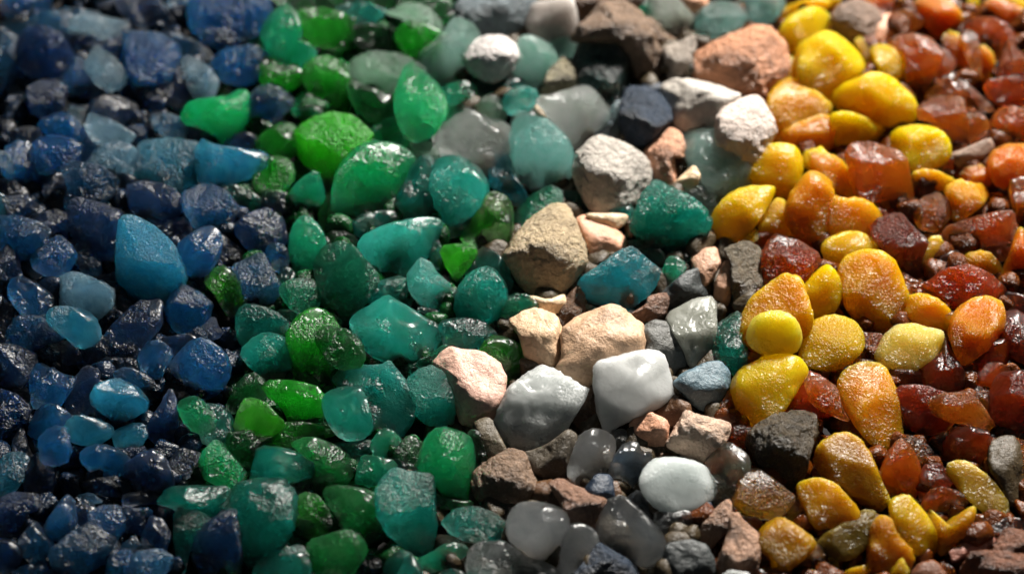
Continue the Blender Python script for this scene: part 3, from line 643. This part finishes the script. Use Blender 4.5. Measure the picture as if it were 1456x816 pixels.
brownd 1|345,100 400,100 430,170 360,200|
yel.s 4|745,240 800,110 850,40 940,28 1010,50 1050,130 1030,230 970,330 890,340 860,260|upright golden yellow piece above the bright yellow leaf|the upright golden piece
yelb.s 7|525,520 560,400 630,310 730,255 890,255 895,300 860,370 790,470 700,570 660,598 560,580|bright yellow leaf shaped glass nearest the dark teal rock|the bright yellow leaf
gold 3|680,600 790,490 810,540 740,590|
gold.s 3|800,500 890,340 960,350 960,450 1010,540 900,530 840,540|
yel.s 3|1060,100 1090,60 1166,50 1200,120 1150,190 1090,160|
amber.s 6|955,440 970,320 1060,200 1110,170 1166,190 1230,245 1210,380 1200,500 1130,590 1050,570 970,500|orange amber almond with an upright point|the upright amber almond
red.f 5|830,640 870,560 920,520 1040,560 1130,620 1160,690 1100,770 1050,816 1000,770 880,790 840,790|dark red glossy lump under the upright amber almond|the dark red lump
red.s 2|760,540 830,510 900,530 830,610|
khakid.bf 4|620,620 740,570 820,610 830,740 820,900 760,960 690,950 660,800 660,680|wrinkled dark brown rock left of the dark red lump|the wrinkled dark rock
pinktan 6|435,640 500,600 580,590 600,680 560,760 510,805 460,750|
pinktan 7|570,790 610,690 640,655 665,700 660,840 640,910 600,915 565,860|thin upright peach splinter beside the wrinkled dark rock|the thin peach splinter
dteal3.bf 7|100,490 140,360 180,280 240,222 330,260 430,310 510,380 545,450 500,570 430,620 370,640 280,630 180,570|dark green teal rock with sugary surface left of yellow leaf|the sugary dark teal rock
mintc.s 2|380,290 500,250 600,320 540,420 480,350|
moss 2|100,570 170,560 270,610 290,690 240,680|
jaded.s 4|260,820 290,690 330,640 410,690 370,760 300,820|
dgrey 3|300,830 400,740 470,720 510,816 515,860 440,880 300,930 280,870|
mintc 2|360,640 470,610 450,700 410,690|
dteal 1|0,400 100,380 110,470 60,450 30,490|
@ 870 400
rust.b 4|110,180 190,130 200,90 290,70 310,110 290,190 200,250 160,250|
grey 4|175,270 240,225 310,240 370,330 420,470 340,550 310,470 280,390 180,380|dull grey speckled pebble behind the frosted white block|the dull grey pebble
palegrey.f 6|305,210 330,170 460,100 550,90 585,130 580,270 555,340 555,440 500,460 430,475 400,390 330,270|pale greenish grey funnel shaped stone with glinting top|the pale funnel shaped stone
dteal3.bf 4|560,360 590,250 690,185 720,210 715,320 745,370 740,460 680,510 610,460 570,430|
bluegrey.fw 6|340,560 390,510 520,450 600,445 650,500 655,570 620,680 560,725 470,700 390,620|slate stone with pale upper half and dark blue lower half|the two tone slate stone
gold.f 4|715,310 730,200 780,100 880,20 950,-20 1030,0 1060,70 1085,220 1050,320 960,400 870,410 760,350|
lemonp.s 6|760,250 800,190 900,160 990,190 1040,260 1050,330 1010,400 900,415 800,385 750,330|pale lemon see-through glass resting on a gold piece|the pale lemon glass
lemon.s 7|670,560 720,480 800,450 850,410 1020,410 1080,480 1070,530 1000,640 920,730 830,795 770,795 700,730 670,640|plump glowing yellow tooth right of the two tone slate stone|the plump yellow tooth
red.s 3|900,750 1000,600 1070,510 1166,550 1230,700 1150,740 1000,730|
red.s 2|730,400 800,400 810,440 730,470|
redb 2|600,700 670,600 700,740 650,780|
brownd 2|240,720 340,640 420,700 370,780 310,816|
red.s 1|1050,440 1120,480 1166,490 1166,550 1060,510|
@ 870 606
creamp.b 5|300,100 360,0 410,-90 470,-60 640,-20 650,20 620,90 520,205 460,190 380,150|
peach 5|100,0 130,-40 210,-75 290,-40 310,0 300,90 250,130 130,70|
grey.b 3|0,30 60,20 110,60 50,110 20,120|
khakidd.b 5|750,100 770,30 880,-50 1020,-80 1120,-60 1130,50 1080,180 1060,280 1000,360 930,320 830,220|dark brown pitted rock among the yellow glass, lower right|the dark pitted rock
white.s 8|150,300 190,220 260,175 380,180 480,205 550,260 585,330 570,390 500,440 420,465 320,470 250,450 180,380|glossy white egg like oval near the bottom|the glossy white oval
moon.s 5|230,500 300,460 420,455 450,530 390,610 310,645 270,590|
smoke 4|90,400 150,355 230,440 220,510 130,450|
brownd 1|215,150 350,150 360,175 270,170 210,190|
olivegrey.s 4|500,430 520,210 580,150 650,105 730,160 755,220 720,330 650,410 560,460 510,450|smooth dark olive grey pebble right of the glossy white oval|the dark olive grey pebble
redtand.b 5|400,630 500,530 600,430 640,405 690,490 640,570 550,675 500,640|
redtand.b 6|575,840 590,730 640,600 660,490 710,490 740,540 815,600 815,740 800,840|reddish brown wedge cut by the bottom edge|the reddish brown wedge
dgrey 5|250,760 310,650 430,630 520,660 560,740 560,830 270,840|
white 6|600,840 650,790 760,810 760,850|
amberd.f 5|670,420 700,320 750,255 820,245 900,300 1000,380 1005,430 900,515 800,500 700,460|dull dark amber lump left below the dark pitted rock|the dull amber lump
olive.s 5|820,600 860,550 940,510 1020,550 1120,630 1100,680 1000,760 940,810 890,780 870,720 820,680|angular mustard glass near the bottom beside the reddish wedge|the angular mustard glass
amberd 3|820,690 870,720 880,770 820,740|
amberd.s 3|1010,420 1060,400 1080,510 1120,560 1000,540 970,490|
amberd 2|1120,640 1166,600 1190,700 1130,660|
redb 1|690,500 800,510 830,580 740,560|
red 1|820,800 880,790 940,830 830,850|
navyr 0|430,480 520,440 540,480 460,540|
red.s 2|640,60 700,-50 760,0 740,90 700,120|
@ 1156 0
lemon.s 6|-90,300 -60,240 50,180 110,180 190,230 270,310 290,370 240,420 150,480 110,560 50,560 0,510 -80,480 -90,400|frosted pale yellow boulder above the large yellow dome|the frosted yellow boulder
taupe.b 4|100,110 150,40 250,0 340,40 380,100 370,180 320,240 230,240 130,170|grey brown rock behind the yellow glass at the top|the grey brown top rock
peach 2|380,100 440,95 440,180 380,240 340,210|
gold 2|80,-10 150,-10 130,60 100,80|
ora.s 2|290,-20 480,-20 440,60 380,70|
redb.s 3|450,80 530,60 590,110 570,160 470,170|
yel.s 5|320,260 390,245 470,280 515,330 500,400 460,440 400,410 350,370|
gold.s 3|230,240 280,220 320,300 340,400 280,400 270,310|
lemony.s 7|100,560 150,480 260,430 340,400 440,430 500,490 560,560 575,640 540,680 460,705 400,700 300,650 180,620|large sunlit yellow dome with frosted crest|the large yellow dome
yel.s 5|90,640 180,620 300,655 400,700 390,740 320,790 200,800 140,816 100,720|
lemony.s 6|430,790 470,710 560,690 660,700 730,750 755,830 740,890 650,940 550,955 460,880|flat yellow disc right below the large yellow dome|the flat yellow disc
redb.f 5|430,240 480,200 560,190 650,220 710,300 690,380 650,480 600,560 540,500 500,440 515,340|dark amber red nugget with a chalky white face, upper right|the chalky faced red nugget
oraf.s 5|560,0 700,-30 790,50 820,120 810,180 740,190 690,210 620,150 590,70|
ora.s 4|700,220 780,180 860,270 910,440 860,430 780,330|
redb.f 5|810,200 860,170 910,200 930,320 910,440 860,330|
ora 3|920,240 1000,330 970,480 945,500 920,380|
red.s 3|840,150 960,100 1080,160 1100,250 1010,330 930,230|
ora.s 4|940,20 1040,-10 1166,60 1200,200 1150,230 1100,160 1000,60|
yel 4|1050,-20 1166,-30 1200,80 1100,30|
yel 3|850,-10 920,-20 910,60 880,95|
redf.f 4|1090,220 1166,340 1200,400 1070,440 1020,430 1060,300|
red.s 3|960,460 1070,440 1166,410 1210,560 1100,600 990,560|
redb.s 4|620,530 750,400 800,440 690,530|
redf.f 5|770,370 990,600 940,620 780,420|
ora2.s 3|700,530 790,440 950,620 840,630 740,540|
ora2.fw 6|580,590 700,530 830,540 860,700 855,816 760,800 740,730 650,680 580,660|burnt orange slab with a dusty grey top, right of yellow dome|the dusty topped orange slab
redb 4|830,640 940,625 990,780 940,816 870,790|
ora2.s 5|1000,640 1080,585 1166,620 1250,680 1200,780 1040,816 1000,760|
brownd 2|800,10 860,60 850,140 810,90|
red 1|710,300 770,360 720,440 660,480|
@ 1156 200
taupe.f 4|750,90 830,50 970,-5 995,50 900,120 820,145|
redb.f 7|170,90 210,20 330,15 470,60 530,130 550,250 570,380 500,400 350,380 240,310 205,220 195,130|large reddish brown block with bright crusted top|the large reddish brown block
amber.s 3|0,80 100,90 180,130 205,220 240,320 170,330 100,240 0,170|
honey.s 3|90,310 180,340 240,325 330,370 370,440 330,500 280,560 200,500 90,520|
red 1|300,370 400,400 350,470|
amber.s 4|550,180 640,160 730,190 785,240 710,280 600,240|
redb.f 3|550,190 620,220 690,280 600,310 560,280|
redb.f 6|560,400 600,320 700,285 765,350 750,430 690,510 590,490 565,450|small dark red knob left below the honey amber block|the small dark red knob
amberc.s 6|720,270 810,210 860,235 965,235 985,310 900,380 820,440 760,440 765,350|clear honey amber block right of the small dark red knob|the clear honey block
oraf.fw 6|960,130 1000,60 1080,20 1200,20 1260,80 1250,200 1160,230 1060,270 990,240|orange drum with rough pink top at the right edge|the orange drum
ora.s 2|820,170 950,140 980,240 860,230|
redb.s 5|1080,240 1166,205 1250,230 1250,480 1166,490 1110,380|
redf.f 7|710,600 740,480 830,440 1000,395 1100,390 1115,520 1080,565 940,590 800,610|long maroon slab with silvery top and amber edge|the silvery maroon slab
dred.f 8|320,490 360,440 450,405 500,410 550,480 620,550 600,660 630,770 620,800 560,780 480,700 400,610 340,550|glossy blood red fang curving down beside the big yellow oval|the blood red fang
amberc.s 4|600,670 630,550 720,540 700,690 650,755 620,740|
yelc.s 6|40,590 80,540 180,500 270,505 340,560 370,610 250,610 190,650 130,720 70,670|
yelg.f 7|140,720 190,640 280,610 380,615 450,670 490,750 520,850 500,950 460,1010 470,1050 420,1060 350,1045 260,1020 190,930 160,830|biggest golden yellow oval with glittering lower half|the big yellow oval
ora2.s 2|495,730 620,810 720,880 620,850 520,860|
oraf2.f 5|620,800 740,710 860,690 980,740 1060,820 1060,900 960,920 800,940 700,860|
honeyd.s 4|500,960 530,870 610,850 700,890 750,950 740,1040 650,1050 560,1020|
amber.s 3|840,640 960,610 1030,680 1040,740 900,700|
ora.s 6|1040,770 1080,640 1130,500 1166,490 1250,600 1230,780 1140,830|
red.s 2|720,620 820,620 780,690 690,700|
red.s 2|950,600 1080,580 1060,650 1000,660|
dred 1|650,90 740,100 760,180 650,160|
@ 1156 400
yelb.s 6|-70,50 0,-30 60,-85 105,-75 150,0 155,80 130,150 70,220 0,225 -60,190|smooth yellow oval touching the left of the big yellow oval|the smooth yellow oval
yelc.s 5|-70,400 -40,300 0,230 100,190 200,210 260,260 275,340 250,390 170,470 90,490 0,480 -60,450|wet looking clear yellow lump below the smooth yellow oval|the clear yellow lump
creamy.f 7|340,410 400,300 470,245 560,235 640,260 710,275 720,310 690,390 640,450 550,490 460,485 380,460|pale creamy yellow almond right below the big yellow oval|the creamy almond
amberf.fw 7|750,300 760,220 800,160 890,95 980,85 1040,110 1068,170 1065,270 980,360 870,430 820,455 780,410 760,350|amber kidney with rippled gold top on the dark red pieces|the rippled amber kidney
dred 5|730,190 770,165 790,190 750,215|tiny dark red bead left of the rippled amber kidney
dred.s 4|630,460 720,400 740,320 790,440 830,510 830,580 740,600 640,590 600,500|
red.s 3|430,490 560,490 620,510 660,590 560,590 470,550|
honeyd.s 6|135,580 180,490 290,450 400,470 450,560 475,680 485,816 480,850 390,930 330,900 250,830 160,680|tall orange honey drop below the creamy almond|the tall honey drop
dred.s 3|480,600 600,590 740,640 760,816 560,830 490,700|
ora2.f 5|640,660 700,625 860,610 930,690 1000,790 950,830 860,790 740,770 670,730|dark curved piece with glowing orange rim, lower right|the orange rimmed piece
dred.f 5|1000,600 1050,520 1166,500 1260,560 1260,760 1166,880 1050,840 980,730|dark maroon boulder with silvery bumps at the right edge|the maroon boulder
red.s 3|870,510 960,460 1040,460 1090,520 1000,590 900,570|
ora2 3|860,640 930,580 980,680 990,740|
red.s 3|840,450 1030,310 1090,400 1040,470 900,500|
dred.s 3|1060,200 1166,180 1250,300 1230,460 1090,400 1060,300|
red 2|270,300 380,310 340,420 230,430|
redb.f 4|-40,560 0,530 60,540 130,590 150,690 200,770 120,740 0,680|
redb 2|230,430 340,440 300,460 200,480|
dred 2|1060,60 1166,90 1250,140 1166,170 1070,150|
@ 1156 606
ora2 3|170,20 250,0 330,100 300,130|
ora2 4|710,90 760,20 800,0 740,90|
dred.s 4|720,120 790,20 880,10 970,40 970,150 940,230 840,180 740,190|
olive.f 6|10,200 30,110 110,55 200,40 270,80 320,160 360,270 410,400 360,465 280,430 200,390 150,320 60,280|large olive gold slab with bright bottom rim, lower right|the olive gold slab
ora2.s 5|370,260 410,160 480,75 530,100 590,190 600,260 580,360 560,400 470,395 390,340|dull orange egg right of the olive gold slab|the dull orange egg
redb.f 4|480,60 560,60 640,110 680,180 640,220 590,190|
dred.s 3|600,230 720,220 760,330 640,360 600,400|
oliveb.s 6|735,220 830,185 930,240 1030,340 1075,430 1060,510 1000,490 940,470 880,430 790,330|slanting olive yellow bar near the bottom right corner|the slanting olive bar
khakidd.s 4|970,220 990,110 1060,70 1140,80 1166,240 1140,400 1070,420 1030,320|
ora2 5|1140,110 1170,80 1240,160 1220,280 1150,220|
red.s 3|1030,-20 1166,-10 1230,60 1100,60|
red.s 4|600,430 680,330 820,370 850,430 760,470 640,470|
yelc.s 8|420,470 435,405 530,380 580,430 640,500 690,600 690,680 625,755 560,700 480,620 455,560|bright clear yellow finger at the bottom right|the clear yellow finger
yelc2.s 6|-80,350 -50,310 30,285 130,320 170,370 250,450 265,510 240,570 150,585 50,570 0,550 -60,430|clear yellow nugget under the left end of the olive gold slab|the clear yellow nugget
yelc2.s 6|635,490 690,470 720,560 850,450 890,440 890,510 820,620 740,700 690,710 690,600|
honeyo.s 5|320,600 360,510 430,510 460,600 560,700 520,800 500,850 300,850|
olive 6|430,800 490,730 530,790 520,850 430,850|
olivegrey2.s 4|30,620 260,480 350,490 340,580 250,700 150,730 60,700|
amberd 3|0,640 80,700 60,760 0,790 -30,700|
olive 4|90,850 100,715 140,770 140,850|
honeyo 3|150,850 200,790 300,770 300,850|
redtanf.f 5|705,740 760,680 920,590 1020,620 960,690 820,720 740,760|
ora2 4|710,750 780,780 800,850 730,800|
rustd.b 5|990,690 1070,560 1166,580 1230,640 1166,710 1050,720|
rustd.b 4|820,850 880,700 970,690 1166,710 1240,850|
rustd 3|530,850 600,760 680,760 740,850|
dred 2|920,560 1060,510 1166,520 1230,570 1000,590|
olive 5|-80,850 -30,790 20,800 50,850|
"""
# ------------------------------------------------------------------ read the list of stones
stones = []
ox = oy = 0
for line in DATA.strip().splitlines():
    if line[0] == '@':
        ox, oy = [float(x) for x in line.split()[1:]]
        continue
    parts = line.split('|')
    mk, layer = parts[0].split()
    mat, _, fl = mk.partition('.')
    P = np.array([[float(a) for a in q.split(',')] for q in parts[1].split()]) / 3.887 + [ox, oy]
    stones.append(dict(mat=mat, fl=fl, layer=int(layer), P=P, label=(parts[2].strip() if len(parts) > 2 else ''), mark=(parts[3].strip() if len(parts) > 3 else '')))

def centroid(P):
    x, y = P[:, 0], P[:, 1]; x1, y1 = np.roll(x, -1), np.roll(y, -1)
    c = x * y1 - x1 * y; A = c.sum() / 2
    if abs(A) < 1e-6: return P.mean(0), 1.0
    return np.array([((x + x1) * c).sum(), ((y + y1) * c).sum()]) / (6 * A), abs(A)

for s in stones:
    s['c'], s['A'] = centroid(s['P'])
for i, s in enumerate(stones):
    s['i'] = i
order = sorted(stones, key=lambda s: (s['layer'], s['i']))

# ------------------------------------------------------------------ labels for stones that have none of their own
SIZE = lambda A: 'tiny' if A < 350 else 'small' if A < 900 else 'mid-sized' if A < 2200 else 'large'
def shape_word(s):
    Q = s['P'] - s['c']; u, sv, _ = np.linalg.svd(Q, full_matrices=False)
    e = sv[0] / max(sv[1], 1e-6)
    fam = PAL[s['mat']][0]
    if e > 2.4: return 'sliver'
    if e > 1.7: return 'elongated piece'
    if len(s['P']) <= 4: return 'chip'
    return 'rounded piece' if 's' in s['fl'] else 'frosted lump' if 'f' in s['fl'] else 'pitted lump' if 'b' in s['fl'] else 'angular piece'
marks = [s for s in stones if s['mark']]
def direction(d):
    a = math.degrees(math.atan2(-d[1], d[0])) % 360
    return ['right of', 'above and right of', 'above', 'above and left of', 'left of', 'below and left of', 'below', 'below and right of'][int((a + 22.5) // 45) % 8]
used = set(s['label'] for s in stones if s['label'])
for s in stones:
    if s['label']: continue
    fam, _, cw, grp = PAL[s['mat']]
    base = f"{SIZE(s['A'])} {cw} {'stone' if fam == 'rock' else ''} {shape_word(s)}".replace('  ', ' ')
    near = sorted(marks, key=lambda m: np.hypot(*(m['c'] - s['c'])))
    found = None
    for m in near[:3]:
        d = s['c'] - m['c']; dist = np.hypot(*d)
        w = 'just ' if dist < 75 else ''
        l = f"{base} {w}{direction(d)} {m['mark']}"
        if len(l.split()) <= 16 and l not in used:
            found = l; break
    if not found:
        for a in near[:4]:
            for b in near[:4]:
                l = f"{base} between {a['mark']} and {b['mark']}"
                if a is not b and not found and len(l.split()) <= 16 and l not in used: found = l
    s['label'] = found or f"{base} second nearest to {near[0]['mark']}"
    used.add(s['label'])

NAMES = {'blue': ('blue_sea_glass', 'sea glass', 'blue sea glass pieces on the left'), 'green': ('green_sea_glass', 'sea glass', 'green and teal sea glass pieces'),
         'yellow': ('yellow_sea_glass', 'sea glass', 'yellow sea glass pieces on the right'), 'amber': ('amber_sea_glass', 'sea glass', 'amber and red sea glass pieces on the right'),
         'rock': ('pebble', 'pebble', 'beach pebbles in the middle band'), 'white': ('quartz_pebble', 'quartz pebble', 'white and clear quartz pebbles')}

# ------------------------------------------------------------------ settle the heap: each stone rests on what lies behind it
G = 4.0                                                    # height field cell in photo pixels, along the view
MX, MY = 30, 30
gw, gh = int(W0 / G) + 2 * MX, int(H0 / G) + 2 * MY
HF = np.full((gh, gw), -0.0005)
DMAX = 0.0170
out_bottom = []
for n, s in enumerate(order):
    r = np.random.default_rng(1000 + s['i'])
    fam = PAL[s['mat']][0]
    grow = {0: 1.6, 1: 1.45, 2: 1.28, 3: 1.18, 4: 1.11, 5: 1.06}.get(s['layer'], 1.035)
    cpx = s['c']
    outline = (s['P'] - cpx) * grow
    outline[:, 1] *= -1
    t0 = ground_depth(cpx[0], cpx[1])
    sc = t0 / F
    Rpx = math.sqrt(s['A'] / math.pi)
    level = 5 if Rpx > 20 else 4
    q, f, T = stone_mesh(outline * sc, r, fam, s['fl'], level)
    # footprint in the height field
    gx = ((q[:, 0] / sc + cpx[0]) / G + MX).astype(int); gy = ((cpx[1] - q[:, 1] / sc) / G + MY).astype(int)
    ok = (gx >= 0) & (gx < gw) & (gy >= 0) & (gy < gh)
    key = gy[ok] * gw + gx[ok]
    back = np.full(gh * gw, np.inf); np.minimum.at(back, key, q[ok, 2])
    front = np.full(gh * gw, -np.inf); np.maximum.at(front, key, q[ok, 2])
    cells = np.where(np.isfinite(back))[0]
    need = HF.ravel()[cells] - back[cells]
    h = np.percentile(need, 72) - 0.10 * T
    h = min(h, DMAX - T)
    HF.ravel()[cells] = np.maximum(HF.ravel()[cells], h + front[cells])
    # real size at the real distance: the stone stands h nearer to the camera than the bed
    t = t0 - h
    k = t / t0
    q = q * k
    cw = to_world(cpx[0], cpx[1], t)
    V = q[:, :1] * RX + q[:, 1:2] * UP + q[:, 2:3] * BK
    nm, cat, grp = NAMES[PAL[s['mat']][3]]
    me = bpy.data.meshes.new(nm)
    me.vertices.add(len(V)); me.vertices.foreach_set('co', V.astype(np.float32).ravel())
    me.loops.add(len(f) * 3); me.loops.foreach_set('vertex_index', f.astype(np.int32).ravel())
    me.polygons.add(len(f)); me.polygons.foreach_set('loop_start', np.arange(0, len(f) * 3, 3, dtype=np.int32))
    me.polygons.foreach_set('use_smooth', np.ones(len(f), dtype=bool))
    me.update(calc_edges=True); me.validate()
    me.materials.append(material(s['mat'], s['fl'], s['i'] % 3))
    o = bpy.data.objects.new(nm, me); COL.objects.link(o)
    o.location = cw
    o['kind'] = 'thing'; o['label'] = s['label']; o['category'] = cat; o['group'] = grp
print('max height', HF.max(), 'mean', HF[MY:-MY, MX:-MX].mean())

# ------------------------------------------------------------------ the bed of small grit below, one colour zone after another
def zone(px, py):
    """which colour of grit lies at this point of the heap"""
    x = px + 40 * math.sin(py * 0.011)
    if x < 330 - 0.06 * (py - 400): return 'navy'
    if x < 640 + 0.08 * (400 - py): return 'dkgrn'
    if x < 1030 + 0.12 * (py - 400) * -0.2: return 'brownd'
    return 'dred'
bedspec = {'navy': ('blue_glass_grit', 'navy'), 'dkgrn': ('green_glass_grit', 'grn2'), 'brownd': ('dark_stone_grit', 'khakidd'), 'dred': ('amber_glass_grit', 'redb')}
bv = {k: [] for k in bedspec}; bf = {k: [] for k in bedspec}
v3, f3 = ico(3)
r = np.random.default_rng(5)
nv = {k: 0 for k in bedspec}
for step, r0, r1, z0, z1, sink in ((27, 15, 27, -0.0028, 0.0006, 0),):
  v3, f3 = ico(3 if step > 20 else 2)
  for py in np.arange(-150, 960, step):
      for px in np.arange(-180, 1640, step):
          x = px + r.uniform(-14, 14); y = py + r.uniform(-14, 14)
          z = zone(x, y)
          t0 = ground_depth(x, y); sc = t0 / F
          rad = r.uniform(r0, r1) * sc
          n = v3.copy(); acc = np.full(len(n), 0.3)
          for _ in range(9):
              d = r.normal(size=3); d /= np.linalg.norm(d)
              acc += (np.maximum(n @ d, 0) / r.uniform(.55, .9)) ** 18
          q = n * (acc ** (-1 / 18))[:, None] * rad * np.array([1, r.uniform(.7, 1), r.uniform(.6, .9)])
          a = r.uniform(0, 6.283); ca, sa = math.cos(a), math.sin(a)
          q = q @ np.array([[ca, -sa, 0], [sa, ca, 0], [0, 0, 1]])
          w = to_world(x, y, t0); w[2] += r.uniform(z0, z1)
          V = q[:, :1] * RX + q[:, 1:2] * UP + q[:, 2:3] * BK + w
          bf[z].append(f3 + nv[z]); bv[z].append(V); nv[z] += len(V)
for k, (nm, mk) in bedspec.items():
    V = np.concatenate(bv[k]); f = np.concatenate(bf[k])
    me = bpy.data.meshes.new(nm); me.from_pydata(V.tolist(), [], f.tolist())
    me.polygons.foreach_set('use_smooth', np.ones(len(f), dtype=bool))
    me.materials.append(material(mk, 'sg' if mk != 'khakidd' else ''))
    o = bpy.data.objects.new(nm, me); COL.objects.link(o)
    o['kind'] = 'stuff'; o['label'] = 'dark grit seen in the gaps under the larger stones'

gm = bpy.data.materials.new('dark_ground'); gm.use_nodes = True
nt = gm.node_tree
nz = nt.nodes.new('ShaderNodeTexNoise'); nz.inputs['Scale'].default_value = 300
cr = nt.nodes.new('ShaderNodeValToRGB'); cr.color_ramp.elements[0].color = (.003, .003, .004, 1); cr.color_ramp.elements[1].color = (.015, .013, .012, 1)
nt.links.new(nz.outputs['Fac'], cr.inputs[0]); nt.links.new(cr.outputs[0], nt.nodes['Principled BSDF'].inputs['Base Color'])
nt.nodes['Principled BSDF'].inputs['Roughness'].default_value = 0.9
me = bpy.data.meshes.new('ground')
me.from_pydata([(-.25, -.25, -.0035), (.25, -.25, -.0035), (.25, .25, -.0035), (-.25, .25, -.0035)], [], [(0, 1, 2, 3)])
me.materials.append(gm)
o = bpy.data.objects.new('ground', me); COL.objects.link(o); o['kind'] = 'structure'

# ------------------------------------------------------------------ light
w = bpy.data.worlds.new('World'); S.world = w; w.use_nodes = True
w.node_tree.nodes['Background'].inputs['Color'].default_value = (0.55, 0.76, 0.9, 1)
w.node_tree.nodes['Background'].inputs['Strength'].default_value = 0.045
def area(name, loc, target, size, power, col):
    l = bpy.data.lights.new(name, 'AREA'); l.shape = 'RECTANGLE'; l.size, l.size_y = size
    l.energy = power; l.color = col
    o = bpy.data.objects.new(name, l); COL.objects.link(o); o.location = loc
    o.rotation_euler = (Vector(target) - Vector(loc)).to_track_quat('-Z', 'Y').to_euler()
    return o
area('key_lamp', (0.17, 0.33, 0.27), (0.01, 0.0, 0), (0.04, 0.033), 8.0, (1.0, 0.95, 0.88))

S.view_settings.view_transform = 'Standard'; S.view_settings.look = 'None'
S.view_settings.exposure = 0; S.view_settings.gamma = 1
S.cycles.use_denoising = True
S.cycles.use_adaptive_sampling = True; S.cycles.adaptive_threshold = 0.025; S.cycles.adaptive_min_samples = 40
S.cycles.max_bounces = 12; S.cycles.transmission_bounces = 8; S.cycles.diffuse_bounces = 3; S.cycles.glossy_bounces = 3
S.cycles.volume_bounces = 7
S.cycles.sample_clamp_indirect = 6.0
S.cycles.caustics_refractive = True
